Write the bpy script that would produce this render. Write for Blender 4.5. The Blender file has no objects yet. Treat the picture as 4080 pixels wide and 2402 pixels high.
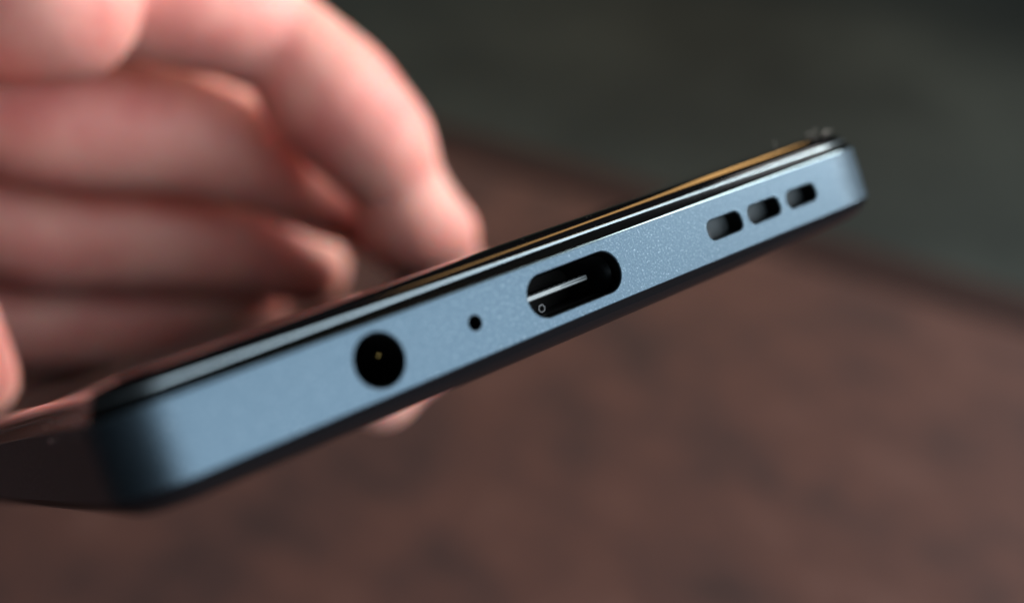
import bpy, bmesh, math, random
import numpy as np
from mathutils import Matrix, Vector
random.seed(7); rng = np.random.default_rng(7)
S = 0.001                                   # everything below is written in millimetres
scene = bpy.context.scene
COL = scene.collection

# ------------------------------------------------------------------ camera
cam_d = bpy.data.cameras.new("camera"); cam = bpy.data.objects.new("camera", cam_d); COL.objects.link(cam)
cam.location = (0, 0, 240 * S); cam.rotation_euler = (math.radians(50), 0, 0)
cam_d.sensor_fit = 'HORIZONTAL'; cam_d.sensor_width = 36.0
cam_d.lens = 36.0 * 4200 / 4080
cam_d.clip_start = 0.005; cam_d.clip_end = 50
cam_d.dof.use_dof = True
cam_d.dof.focus_distance = 80.5 * S
cam_d.dof.aperture_fstop = cam_d.lens / 3.7
cam_d.dof.aperture_blades = 0
scene.camera = cam

# ------------------------------------------------------------------ light
world = bpy.data.worlds.new("World"); scene.world = world; world.use_nodes = True
bg = world.node_tree.nodes["Background"]
bg.inputs["Color"].default_value = (0.50, 0.47, 0.46, 1); bg.inputs["Strength"].default_value = 0.02

def area(name, loc, target, size, size_y, power, color):
    d = bpy.data.lights.new(name, 'AREA'); d.shape = 'RECTANGLE'; d.size = size; d.size_y = size_y
    d.energy = power; d.color = color
    o = bpy.data.objects.new(name, d); COL.objects.link(o)
    o.location = loc
    o.rotation_euler = (Vector(target) - Vector(loc)).to_track_quat('-Z', 'Y').to_euler()
    return o
# daylight window of the room, to the right of and behind the camera
area("window_light", (1.18, -0.70, 0.75), (0.0, 0.06, 0.20), 1.9, 1.3, 30, (0.92, 0.97, 1.0))
# added spot on the right, narrowed to light the hand and miss the phone
sd = bpy.data.lights.new("added_hand_spot", 'SPOT'); sd.energy = 46; sd.color = (1.0, 0.95, 0.88)
sd.spot_size = math.radians(9.0); sd.spot_blend = 0.5; sd.shadow_soft_size = 0.06
so_ = bpy.data.objects.new("added_hand_spot", sd); COL.objects.link(so_); so_.location = (0.66, 0.33, 0.42)
so_.rotation_euler = (Vector((-0.060, 0.136, 0.165)) - so_.location).to_track_quat('-Z', 'Y').to_euler()
# added dim fill from the right that brightens the table
area("added_table_fill", (0.72, 0.50, 0.48), (0.12, 0.24, 0.02), 0.6, 0.5, 3.6, (1.0, 0.97, 0.94))
# warm shaded lamp standing behind the table, above the picture
area("lamp_light", (0.26, 1.50, 0.60), (0.05, 0.1, 0.2), 0.17, 1.40, 2.7, (1.0, 0.56, 0.20))
scene.view_settings.view_transform = 'Standard'; scene.view_settings.look = 'None'
scene.view_settings.exposure = 0; scene.view_settings.gamma = 1
scene.cycles.use_denoising = True
scene.cycles.sample_clamp_indirect = 4.0
scene.cycles.max_bounces = 8

# ------------------------------------------------------------------ materials
def mat(name, base, rough=0.5, metal=0.0, **kw):
    m = bpy.data.materials.new(name); m.use_nodes = True
    b = m.node_tree.nodes["Principled BSDF"]
    b.inputs["Base Color"].default_value = (*base, 1); b.inputs["Roughness"].default_value = rough
    b.inputs["Metallic"].default_value = metal
    for k, v in kw.items(): b.inputs[k.replace('_', ' ')].default_value = v
    return m
def node(m, kind, **props):
    n = m.node_tree.nodes.new(kind)
    for k, v in props.items():
        if k in n.inputs.keys(): n.inputs[k].default_value = v
        else: setattr(n, k, v)
    return n
def link(m, a, b): m.node_tree.links.new(a, b)
def bsdf(m): return m.node_tree.nodes["Principled BSDF"]
def coords(m, scale):
    tc = node(m, "ShaderNodeTexCoord"); mp = node(m, "ShaderNodeMapping")
    mp.inputs["Scale"].default_value = scale if hasattr(scale, '__len__') else (scale,) * 3
    link(m, tc.outputs["Object"], mp.inputs["Vector"]); return mp.outputs["Vector"]
def noise(m, vec, scale, detail=4, rough=0.55):
    n = node(m, "ShaderNodeTexNoise"); n.inputs["Scale"].default_value = scale
    n.inputs["Detail"].default_value = detail; n.inputs["Roughness"].default_value = rough
    link(m, vec, n.inputs["Vector"]); return n.outputs["Fac"]
def ramp(m, fac, stops):
    r = node(m, "ShaderNodeValToRGB"); e = r.color_ramp.elements
    while len(e) > 2: e.remove(e[-1])
    e[0].position, e[0].color = stops[0][0], (*stops[0][1], 1)
    e[1].position, e[1].color = stops[-1][0], (*stops[-1][1], 1)
    for p, c in stops[1:-1]:
        x = e.new(p); x.color = (*c, 1)
    link(m, fac, r.inputs["Fac"]); return r.outputs["Color"]
def bump(m, h, strength, dist):
    b = node(m, "ShaderNodeBump"); b.inputs["Strength"].default_value = strength
    b.inputs["Distance"].default_value = dist
    link(m, h, b.inputs["Height"]); link(m, b.outputs["Normal"], bsdf(m).inputs["Normal"])

# pearl blue painted metal with a fine sparkling grain
m_frame = mat("pearl_blue_metal", (0.30, 0.40, 0.50), 0.44, 0.95)
v = coords(m_frame, 1000)                                   # millimetres
g = noise(m_frame, v, 6.0, 3, 0.7)
link(m_frame, ramp(m_frame, g, [(0.30, (0.064, 0.103, 0.140)), (0.58, (0.090, 0.141, 0.190)), (0.78, (0.42, 0.53, 0.62))]), bsdf(m_frame).inputs["Base Color"])
bump(m_frame, noise(m_frame, v, 7.0, 2, 0.6), 0.35, 0.00006)
m_polish = mat("polished_frame_edge", (0.03, 0.036, 0.04), 0.2, 0.9)
m_lip = mat("screen_gasket_lip", (0.26, 0.33, 0.375), 0.3, 0.85)
m_chamfer = mat("bright_cut_chamfer", (0.55, 0.72, 0.78), 0.16, 1.0)
m_glass = mat("dark_screen_glass", (0.006, 0.006, 0.007), 0.07, 0.0, IOR=1.52)
m_back = mat("glossy_dark_back", (0.012, 0.011, 0.013), 0.3, 0.0, Specular_IOR_Level=0.15)
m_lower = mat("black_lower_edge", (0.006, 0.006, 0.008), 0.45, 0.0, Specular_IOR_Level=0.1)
m_black = mat("black_port_lining", (0.004, 0.004, 0.0045), 0.5, 0.0)
m_black.node_tree.nodes["Principled BSDF"].inputs["Specular IOR Level"].default_value = 0.15
m_shell = mat("dark_port_steel", (0.07, 0.075, 0.08), 0.3, 0.9)
m_tongue = mat("pale_connector_tongue", (0.24, 0.28, 0.30), 0.4, 0.6)
m_gold = mat("gold_contact", (0.85, 0.62, 0.22), 0.25, 1.0)
m_mesh = mat("grey_speaker_mesh", (0.05, 0.065, 0.075), 0.55, 0.3)
m_dust = mat("pale_dust", (0.30, 0.28, 0.26), 0.9)

m_skin = mat("skin", (0.60, 0.30, 0.25), 0.58, 0.0, Subsurface_Weight=0.75, Subsurface_Scale=0.005)
bsdf(m_skin).inputs["Subsurface Radius"].default_value = (1.0, 0.32, 0.18)
v = coords(m_skin, 1000)
link(m_skin, ramp(m_skin, noise(m_skin, v, 0.09, 3), [(0.3, (0.64, 0.22, 0.20)), (0.5, (0.72, 0.33, 0.29)), (0.7, (0.76, 0.42, 0.365))]), bsdf(m_skin).inputs["Base Color"])
bump(m_skin, noise(m_skin, v, 1.3, 4), 0.25, 0.0003)

m_table = mat("red_brown_leathery_wood", (0.15, 0.075, 0.06), 0.62)
v = coords(m_table, (20, 26, 20))
n1 = noise(m_table, v, 1.5, 5, 0.66)
link(m_table, ramp(m_table, n1, [(0.32, (0.064, 0.041, 0.040)), (0.45, (0.106, 0.058, 0.052)), (0.56, (0.142, 0.070, 0.058)), (0.70, (0.182, 0.096, 0.081))]), bsdf(m_table).inputs["Base Color"]); bsdf(m_table).inputs["Specular IOR Level"].default_value = 0.2
bump(m_table, noise(m_table, coords(m_table, 900), 1.0, 3), 0.3, 0.0004)
m_tedge = mat("dark_table_border", (0.045, 0.024, 0.022), 0.7, Specular_IOR_Level=0.15)
v = coords(m_tedge, (12, 120, 120))
link(m_tedge, ramp(m_tedge, noise(m_tedge, v, 1.0, 4), [(0.3, (0.032, 0.018, 0.017)), (0.7, (0.060, 0.032, 0.028))]), bsdf(m_tedge).inputs["Base Color"])
m_floor = mat("grey_green_carpet", (0.06, 0.066, 0.058), 0.95)
v = coords(m_floor, 1)
link(m_floor, ramp(m_floor, noise(m_floor, v, 2.2, 5, 0.6), [(0.34, (0.038, 0.051, 0.051)), (0.5, (0.064, 0.083, 0.080)), (0.66, (0.100, 0.127, 0.119))]), bsdf(m_floor).inputs["Base Color"])
bump(m_floor, noise(m_floor, coords(m_floor, 400), 1.0, 3), 0.5, 0.002)

# ------------------------------------------------------------------ helpers
def mesh_obj(name, verts, faces, m, parent=None, smooth=None, scale=S):
    me = bpy.data.meshes.new(name); me.from_pydata([tuple(np.array(p) * scale) for p in verts], [], faces)
    me.validate(); me.update()
    if m: me.materials.append(m)
    if smooth is not None:
        me.shade_smooth(); me.set_sharp_from_angle(angle=math.radians(smooth))
    o = bpy.data.objects.new(name, me); COL.objects.link(o)
    if parent is not None: o.parent = parent
    return o
def evaluated(o):
    dg = bpy.context.evaluated_depsgraph_get(); dg.update()
    return bpy.data.meshes.new_from_object(o.evaluated_get(dg))
def tag(o, label, cat, group=None):
    o['label'] = label; o['category'] = cat
    if group: o['group'] = group

# ------------------------------------------------------------------ floor and table
fl = mesh_obj("floor", [(-6, -4, -.45), (6, -4, -.45), (6, 8, -.45), (-6, 8, -.45)], [(0, 1, 2, 3)], m_floor, scale=1)
fl['kind'] = 'structure'

u = np.array([0.8784, -0.4790, 0]); w = np.array([-0.4790, -0.8784, 0])
tb = bpy.data.objects.new("wooden_table", None); COL.objects.link(tb)
corner = np.array([-4.37, 397.9, 0])
tb.matrix_world = Matrix(((u[0], w[0], 0, corner[0] * S), (u[1], w[1], 0, corner[1] * S), (0, 0, -1, -.45), (0, 0, 0, 1)))
# local frame: x along the far edge, y towards the viewer, z down: keep it right handed, then flip heights
tb.matrix_world = Matrix(((-u[0], w[0], 0, corner[0] * S), (-u[1], w[1], 0, corner[1] * S), (0, 0, 1, -.45), (0, 0, 0, 1)))
tag(tb, "red brown table with a darker border strip along its edge, under the phone", "table")
BW = 24.0
def slab(x0, x1, y0, y1, z0, z1, rad, seg=5):
    """box with rounded upper edges"""
    V, F = [], []
    rings = [(0, z0)] + [(rad * (1 - math.cos(a)), z1 - rad + rad * math.sin(a)) for a in np.linspace(0, math.pi / 2, seg)]
    for d, z in rings:
        V += [(x0 + d, y0 + d, z), (x1 - d, y0 + d, z), (x1 - d, y1 - d, z), (x0 + d, y1 - d, z)]
    for i in range(len(rings) - 1):
        for k in range(4):
            a = 4 * i + k; b = 4 * i + (k + 1) % 4
            F.append((a, b, b + 4, a + 4))
    n = len(V); F.append((n - 4, n - 3, n - 2, n - 1)); F.append((3, 2, 1, 0))
    return V, F
X0, X1, Y1 = -620, 760, 820
V, F = slab(X0 + BW + .4, X1 - BW - .4, BW + .4, Y1 - BW - .4, 418, 450, 2.0)
mesh_obj("tabletop", V, F, m_table, tb, 40)
for (a, b, c, d) in ((X0, X1, 0, BW), (X0, X1, Y1 - BW, Y1), (X0, X0 + BW, BW + .3, Y1 - BW - .3), (X1 - BW, X1, BW + .3, Y1 - BW - .3)):
    V, F = slab(a, b, c, d, 412, 449.4, 5.0)
    mesh_obj("border_strip", V, F, m_tedge, tb, 40)
for (x, y) in ((X0 + 60, 60), (X1 - 60, 60), (X0 + 60, Y1 - 60), (X1 - 60, Y1 - 60)):
    V, F = slab(x - 25, x + 25, y - 25, y + 25, 0.5, 412, 2)
    mesh_obj("leg", V, F, m_tedge, tb, 40)

# ------------------------------------------------------------------ phone
PR = ((0.77167141, -0.54647239, -0.32540924), (0.62168698, 0.54006981, 0.56730053), (-0.13427037, -0.64007229, 0.7564912))
PT = (4.6544749, 59.82249036, 191.49227563)
POSE = Matrix([list(PR[i]) + [PT[i] * S] for i in range(3)] + [[0, 0, 0, 1]])
phone = bpy.data.objects.new("smartphone", None); COL.objects.link(phone)
phone.matrix_world = POSE
tag(phone, "pale blue smartphone held tilted, its bottom edge with sockets turned to the viewer", "phone")
XL, XR, YB, RC = -34.4, 43.5, 162.0, 12.0
RL = 4.6                                     # tighter corners at the left end

def outline():
    """(point, outward normal) round the phone, counter-clockwise seen from above"""
    P = []
    cs = [(XR - RC, RC, -90, RC), (XR - RC, YB - RC, 0, RC), (XL + RL, YB - RL, 90, RL), (XL + RL, RL, 180, RL)]
    N = 30
    for i, (cx, cy, a0, rr) in enumerate(cs):
        for k in range(N + 1):
            a = math.radians(a0 + 90 * k / N)
            P.append((cx, cy, math.cos(a), math.sin(a), rr))
        nx, ny, na, nr = cs[(i + 1) % 4]
        a = math.radians(a0 + 90)
        for tfr in (0.012, 0.988):
            P.append((cx + (nx - cx) * tfr, cy + (ny - cy) * tfr, math.cos(a), math.sin(a), rr + (nr - rr) * tfr))
    return P
OUT = outline()
def ring(d, z):
    return [(cx + nx * (rr - d), cy + ny * (rr - d), z) for cx, cy, nx, ny, rr in OUT]
def sweep(prof, cap_lo, cap_hi):
    n = len(OUT); V, F = [], []
    for d, z in prof: V += ring(d, z)
    for i in range(len(prof) - 1):
        for k in range(n):
            a = i * n + k; b = i * n + (k + 1) % n
            F.append((a, b, b + n, a + n))
    if cap_lo: F.append(tuple(range(n))[::-1])
    if cap_hi: F.append(tuple(range((len(prof) - 1) * n, len(prof) * n)))
    return V, F
def arc(p0, p1, bulge, n):
    """quarter-ellipse-like run from p0 to p1; bulge>0 keeps d small first (steep first)"""
    out = []
    for t in np.linspace(0, 1, n):
        a = t * math.pi / 2
        out.append((p0[0] + (p1[0] - p0[0]) * (1 - math.cos(a)) , p0[1] + (p1[1] - p0[1]) * math.sin(a)) if bulge > 0 else
                   (p0[0] + (p1[0] - p0[0]) * math.sin(a), p0[1] + (p1[1] - p0[1]) * (1 - math.cos(a))))
    return out

# the painted metal band with its port openings
band = [(0.06, -2.42), (0.0, -2.36), (0.0, 2.36), (0.02, 2.42)]
V, F = sweep([(1.2, -2.42)] + band + [(1.2, 2.42)], True, True)
frame = mesh_obj("frame", V, F, m_frame, phone)
def stadium_ring(x0, L, H, rad, y, grow=0, z0=0, n=12):
    out = []
    r = rad + grow; hx = L / 2 + grow - r; hz = H / 2 + grow - r
    for qx, qz, a0 in ((1, 1, 0), (-1, 1, 90), (-1, -1, 180), (1, -1, 270)):
        for k in range(n):
            a = math.radians(a0 + 90 * k / (n - 1))
            out.append((x0 + qx * hx + r * math.cos(a), y, z0 + qz * hz + r * math.sin(a)))
    return out
def loft(rings, cap0=True, cap1=True):
    V, F = [], []; n = len(rings[0])
    for r in rings: V += r
    for i in range(len(rings) - 1):
        for k in range(n):
            a = i * n + k; b = i * n + (k + 1) % n
            F.append((a, b, b + n, a + n))
    if cap0: F.append(tuple(range(n))[::-1])
    if cap1: F.append(tuple(range((len(rings) - 1) * n, len(rings) * n)))
    return V, F
HOLES = [("usb", 0.0, 9.0, 3.18, 1.58, 6.4, 0.07), ("jack", -17.0, 3.62, 3.62, 1.80, 12.0, 0.09), ("mic", -9.28, 1.10, 1.10, 0.545, 3.0, 0.03),
         ("slot", 16.6, 4.2, 1.66, 0.70, 1.75, 0.08), ("slot", 21.65, 4.2, 1.62, 0.70, 1.75, 0.08), ("slot", 26.75, 4.1, 1.58, 0.70, 1.75, 0.08)]
cv, cf = [], []
for nm, x, L, H, rad, dep, ch in HOLES:
    V, F = loft([stadium_ring(x, L, H, rad, -0.5, ch + 0.5), stadium_ring(x, L, H, rad, ch, 0), stadium_ring(x, L, H, rad, dep, 0)])
    o = len(cv); cv += V; cf += [tuple(i + o for i in f) for f in F]
cutter = mesh_obj("cutter", cv, cf, None, phone)
bm = bmesh.new(); bm.from_mesh(cutter.data); bmesh.ops.recalc_face_normals(bm, faces=bm.faces); bm.to_mesh(cutter.data); bm.free()
bm = bmesh.new(); bm.from_mesh(frame.data); bmesh.ops.recalc_face_normals(bm, faces=bm.faces); bm.to_mesh(frame.data); bm.free()
md = frame.modifiers.new("holes", 'BOOLEAN'); md.operation = 'DIFFERENCE'; md.solver = 'EXACT'; md.object = cutter
me = evaluated(frame); frame.modifiers.clear(); frame.data = me; me.name = "frame"
bpy.data.objects.remove(cutter)
me.shade_smooth(); me.set_sharp_from_angle(angle=math.radians(9))

# thin bright chamfer, polished dark upper edge, gasket lip, glass, back cover
GL = [(0.64, 3.44), (0.74, 3.60), (0.88, 3.78), (1.08, 3.97), (1.35, 4.14), (1.70, 4.28), (2.15, 4.39), (2.7, 4.46), (3.4, 4.50)]
V, F = sweep([(0.02, 2.421), (0.038, 2.50)], False, False); mesh_obj("chamfer", V, F, m_chamfer, phone, 9)
V, F = sweep([(0.042, 2.501), (0.10, 2.57), (0.24, 2.76), (0.40, 2.96), (0.56, 3.22)], False, False); mesh_obj("polished_edge", V, F, m_polish, phone, 14)
V, F = sweep([(0.58, 3.22), (0.585, 3.38), (0.62, 3.41), (0.9, 3.41)], False, False); mesh_obj("screen_gasket", V, F, m_lip, phone, 20)
V, F = sweep([(0.625, 3.415)] + GL, False, True); mesh_obj("screen_glass", V, F, m_glass, phone, 14)
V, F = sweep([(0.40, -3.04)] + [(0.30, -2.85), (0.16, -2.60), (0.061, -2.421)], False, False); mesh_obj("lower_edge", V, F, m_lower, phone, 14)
bk = [(0.46, -3.05), (0.60, -3.19), (0.80, -3.36), (1.05, -3.53), (1.40, -3.70), (1.85, -3.83), (2.4, -3.91), (3.2, -3.95)]
V, F = sweep(bk[::-1], True, False); mesh_obj("back_cover", V, F, m_back, phone, 14)

def cup(name, x, L, H, rad, y0, dep, m, parent, inset=0.03):
    r1 = stadium_ring(x, L, H, rad, y0, -inset); r2 = stadium_ring(x, L, H, rad, dep - .02, -inset)
    V, F = loft([r1, r2], False, True)
    F = [f[::-1] for f in F]
    return mesh_obj(name, V, F, m, parent, 30)
# charging port
port = cup("charging_port", 0, 9.0, 3.18, 1.58, 0.16, 6.4, m_black, phone)
V, F = loft([stadium_ring(0, 8.6, 2.82, 1.40, 0.9, 0), stadium_ring(0, 8.6, 2.82, 1.40, 6.2, 0)], False, False)
mesh_obj("shell", V, [f[::-1] for f in F], m_shell, port, 30)
V, F = loft([stadium_ring(0, 6.3, 0.28, 0.10, 2.55, 0), stadium_ring(0, 6.55, 0.42, 0.14, 2.62, 0), stadium_ring(0, 6.7, 0.42, 0.14, 6.3, 0)])
mesh_obj("tongue", V, F, m_tongue, port, 30)
V, F = [], []
for k in range(12):
    for s in (1, -1):
        x = -2.75 + 0.5 * k; z = 0.212 * s
        n = len(V)
        V += [(x - .12, 2.9, z), (x + .12, 2.9, z), (x + .12, 6.0, z), (x - .12, 6.0, z), (x - .12, 2.9, z + .03 * s), (x + .12, 2.9, z + .03 * s), (x + .12, 6.0, z + .03 * s), (x - .12, 6.0, z + .03 * s)]
        F += [(n + 4, n + 5, n + 6, n + 7), (n, n + 1, n + 5, n + 4), (n + 1, n + 2, n + 6, n + 5), (n + 3, n, n + 4, n + 7)]
mesh_obj("contact_pins", V, F, m_shell, port)
# little spring clip below the tongue, lower left
V, F = [], []
def bar(a, b, w_, V, F):
    a = np.array(a, float); b = np.array(b, float); dv = b - a; dv /= np.linalg.norm(dv)
    p = np.cross(dv, [0, 0, 1.0]); p /= max(np.linalg.norm(p), 1e-6); q = np.cross(dv, p)
    n = len(V)
    for e in (a, b):
        for sx, sy in ((-1, -1), (1, -1), (1, 1), (-1, 1)): V.append(tuple(e + p * sx * w_ + q * sy * w_))
    F += [(n, n + 1, n + 5, n + 4), (n + 1, n + 2, n + 6, n + 5), (n + 2, n + 3, n + 7, n + 6), (n + 3, n, n + 4, n + 7), (n + 3, n + 2, n + 1, n), (n + 4, n + 5, n + 6, n + 7)]
pts = [(-2.2, 2.4, -1.0), (-2.05, 2.4, -0.72), (-1.75, 2.4, -0.70), (-1.6, 2.4, -0.95), (-1.75, 2.4, -1.2), (-2.05, 2.4, -1.22)]
for i in range(6): bar(pts[i], pts[(i + 1) % 6], 0.04, V, F)
mesh_obj("spring_clip", V, F, m_shell, port)
# headphone socket with one spring contact glinting inside
jack = cup("headphone_socket", -17.0, 3.62, 3.62, 1.80, 0.16, 12.0, m_black, phone)
bm = bmesh.new(); bmesh.ops.create_icosphere(bm, subdivisions=2, radius=0.17 * S)
bmesh.ops.scale(bm, vec=(1, 1.8, 1), verts=bm.verts); bmesh.ops.translate(bm, vec=(-16.0 * S, 2.2 * S, 0.20 * S), verts=bm.verts)
me = bpy.data.meshes.new("spring_contact"); bm.to_mesh(me); bm.free(); me.materials.append(m_gold); me.shade_smooth()
o = bpy.data.objects.new("spring_contact", me); COL.objects.link(o); o.parent = jack
cup("microphone_hole", -9.28, 1.10, 1.10, 0.545, 0.08, 3.0, m_black, phone, 0.02)
for x, L, H in ((16.6, 4.2, 1.66), (21.65, 4.2, 1.62), (26.75, 4.1, 1.58)):
    so = cup("speaker_slot", x, L, H, 0.70, 0.14, 1.75, m_black, phone, 0.02)
    V, F = [], []
    nx, nz = 26, 12
    for i in range(nx):
        for j in range(nz):
            px = x - L / 2 + .06 + (L - .12) * i / (nx - 1); pz = -H / 2 + .06 + (H - .12) * j / (nz - 1)
            V.append((px, 1.62 + 0.10 * math.cos((i + j) * math.pi) * 0.5 - 0.25 * math.exp(-((px - x + 1.2) / 0.5) ** 2 - ((pz) / 0.4) ** 2), pz))
    F = [(i * nz + j, (i + 1) * nz + j, (i + 1) * nz + j + 1, i * nz + j + 1) for i in range(nx - 1) for j in range(nz - 1)]
    mesh_obj("dust_mesh", V, F, m_mesh, so, 60)
# dust specks and lint on the screen edge
V, F = [], []
for k in range(70):
    x = rng.uniform(-30, 37); d = rng.choice([0.6, 0.66, 0.8, 1.2, 1.8]); r = rng.uniform(0.02, 0.05)
    prof = GL; z = min(prof, key=lambda q: abs(q[0] - d))[1]
    c = np.array((x, d, z + r * .5)); n = len(V)
    V += [tuple(c + r * np.array(e)) for e in ((1, 0, 0), (-1, 0, 0), (0, 1, 0), (0, -1, 0), (0, 0, 1), (0, 0, -1))]
    F += [(n + a, n + b, n + cc) for a, b, cc in ((0, 2, 4), (2, 1, 4), (1, 3, 4), (3, 0, 4), (2, 0, 5), (1, 2, 5), (3, 1, 5), (0, 3, 5))]
V1, F1 = V, F; V, F = [], []
for k in range(46):                                          # bright grains added as broken glints along the gasket and the band's lower edge
    x = rng.uniform(-29, 0); r = rng.uniform(0.03, 0.06)
    c = np.array((x, 0.56, rng.uniform(3.25, 3.4))) if k < 34 else np.array((x, -0.01, rng.uniform(-2.34, -2.2)))
    n = len(V)
    V += [tuple(c + r * np.array(e)) for e in ((1, 0, 0), (-1, 0, 0), (0, 1, 0), (0, -1, 0), (0, 0, 1), (0, 0, -1))]
    F += [(n + a, n + b, n + cc) for a, b, cc in ((0, 2, 4), (2, 1, 4), (1, 3, 4), (3, 0, 4), (2, 0, 5), (1, 2, 5), (3, 1, 5), (0, 3, 5))]
for k in range(16):                                          # lint and crumbs clinging to the near left edge
    r = rng.uniform(0.06, 0.17)
    c = np.array((-34.4 + 0.3 * (k % 2), rng.uniform(4, 16), rng.uniform(1.6, 3.3)))
    n = len(V)
    V += [tuple(c + r * np.array(e) * (0.5, 1 + rng.random(), 1)) for e in ((1, 0, 0), (-1, 0, 0), (0, 1, 0), (0, -1, 0), (0, 0, 1), (0, 0, -1))]
    F += [(n + a, n + b, n + cc) for a, b, cc in ((0, 2, 4), (2, 1, 4), (1, 3, 4), (3, 0, 4), (2, 0, 5), (1, 2, 5), (3, 1, 5), (0, 3, 5))]
gl = mesh_obj("glint_and_lint_grains", V, F, mat("glint_and_lint", (0.85, 0.88, 0.9), 0.35, 0.6), phone); gl['kind'] = 'stuff'
V, F = V1, F1
def hair(p, V, F, r=0.027):
    p = np.array(p, float)
    for i in range(len(p) - 1): bar(p[i], p[i + 1], r, V, F)
for (x, d, hgt, lean) in ((33.0, 1.5, 1.0, 0.5), (33.6, 2.2, 0.8, -0.6), (28.6, 2.6, 1.1, 0.4), (34.6, 2.0, 0.5, 1.3), (35.3, 2.4, 0.4, 1.6), (34.0, 3.0, 0.9, 0.2)):
    hair([(x + lean * q * q, d + 0.2 * q, 4.15 + hgt * math.sin(q * 2.0)) for q in np.linspace(0, 1, 7)], V, F)
du = mesh_obj("dust", V, F, m_dust, phone); du['kind'] = 'stuff'

# ------------------------------------------------------------------ hand (coordinates in the phone's frame, millimetres)
def capsule_chain(chain, V, F):
    """overlapping spheres and cones along a chain of (x, y, z, r)"""
    for i, (x, y, z, r) in enumerate(chain):
        bm = bmesh.new(); bmesh.ops.create_icosphere(bm, subdivisions=3, radius=r)
        n = len(V)
        for q in bm.verts: V.append((q.co.x + x, q.co.y + y, q.co.z + z))
        for f in bm.faces: F.append(tuple(n + q.index for q in f.verts))
        bm.free()
        if i:
            a = np.array(chain[i - 1][:3]); b = np.array(chain[i][:3]); ra, rb = chain[i - 1][3], r
            dv = b - a; L = np.linalg.norm(dv); dv = dv / L
            s = (ra - rb) / L; cs = math.sqrt(max(1 - s * s, 0))
            p = np.cross(dv, [0.13, 0.9, 0.31]); p /= np.linalg.norm(p); q = np.cross(dv, p)
            n = len(V); K = 24
            for c, rr in ((a, ra), (b, rb)):
                for k in range(K):
                    t = 2 * math.pi * k / K
                    V.append(tuple(c + dv * s * rr + (p * math.cos(t) + q * math.sin(t)) * rr * cs))
            F.append(tuple(range(n, n + K))[::-1]); F.append(tuple(range(n + K, n + 2 * K)))
            for k in range(K): F.append((n + k, n + (k + 1) % K, n + K + (k + 1) % K, n + K + k))
HAND = [
    # index finger: nearest, arching over to press on the glass
    [(-18, 78, 57, 11.5), (-2, 73, 55, 9.8), (9, 72, 50, 10.3), (20.8, 72, 41.6, 7.2), (25.0, 71, 31.5, 9.4), (28.6, 70.5, 24.0, 8.6), (31.8, 72.8, 17.8, 6.4), (31.6, 73.5, 12.2, 8.1), (35.2, 73.5, 9.2, 6.4)],
    # middle, ring and little fingers nested behind
    [(-24, 97, 55, 11), (-6, 93, 41, 9.6), (10, 92, 36.0, 9.4), (22, 92, 29.5, 8.8), (30, 92, 22.5, 8.2), (35, 91, 17, 6.6), (40, 91, 11, 6.4), (47.6, 91.5, 2.5, 5.7), (46, 91, -5.0, 4.8), (35, 87, -8.6, 4.6), (24, 79, -9.0, 4.9), (19.0, 75.2, -9.5, 5.4)],
    [(-28, 115, 46, 11), (-8, 113, 30, 9.8), (10, 112, 24.0, 9.6), (23, 112, 18.5, 8.4), (31, 111, 12.0, 7.2)],
    [(-32, 131, 34, 10), (-14, 130, 20, 9.4), (2, 130, 15, 9.2), (16, 129, 13.5, 8.4), (27, 128, 12.0, 7.4)],
    # palm and thenar at the left of the phone
    [(-18, 78, 57, 11.5), (-24, 97, 55, 11), (-28, 115, 46, 11), (-32, 131, 34, 10), (-52, 130, 38, 12), (-62, 118, 42, 13), (-58, 100, 44, 13), (-46, 90, 48, 13), (-30, 86, 52, 12)],
    [(-24, 97, 55, 11), (-46, 105, 48, 13), (-62, 112, 44, 13)],
    [(-28, 115, 46, 11), (-48, 118, 42, 12), (-62, 118, 42, 13)],
    [(-10, 62, 48.2, 10.3), (-18, 74, 54, 11)],
    [(-46, 90, 44, 13), (-30, 68, 34.5, 9.6), (-34, 67, 25, 6.5)],
    [(-34, 68, 27, 7), (-32.4, 68, 18, 6.8), (-29.5, 76, 9.8, 5.2)],
    [(-32, 131, 34, 10), (-14, 142, 34, 12), (8, 146, 24, 13), (24, 146, 17.5, 11)],
    [(-14, 142, 34, 12), (-22, 146, 18, 12), (2, 150, 17.5, 12)],
    # wrist and forearm leading away to the left
    [(-62, 124, 42, 14), (-92, 140, 48, 18), (-150, 180, 62, 21), (-330, 310, 100, 32)],
    [(-60, 104, 46, 13), (-92, 128, 54, 17), (-150, 172, 68, 22), (-330, 310, 100, 32)],
]
V, F = [], []
for c in HAND: capsule_chain(c, V, F)
hand = mesh_obj("hand", V, F, m_skin)
bm = bmesh.new(); bm.from_mesh(hand.data); bmesh.ops.recalc_face_normals(bm, faces=bm.faces); bm.to_mesh(hand.data); bm.free()
md = hand.modifiers.new("r", 'REMESH'); md.mode = 'VOXEL'; md.voxel_size = 0.9 * S
md = hand.modifiers.new("s", 'SMOOTH'); md.factor = 0.5; md.iterations = 4
me = evaluated(hand); hand.modifiers.clear(); hand.data = me; me.name = "hand"; me.shade_smooth()
if not me.materials: me.materials.append(m_skin)
hand.matrix_world = POSE
tag(hand, "hand with curled fingers, out of focus, gripping the phone from behind", "hand")
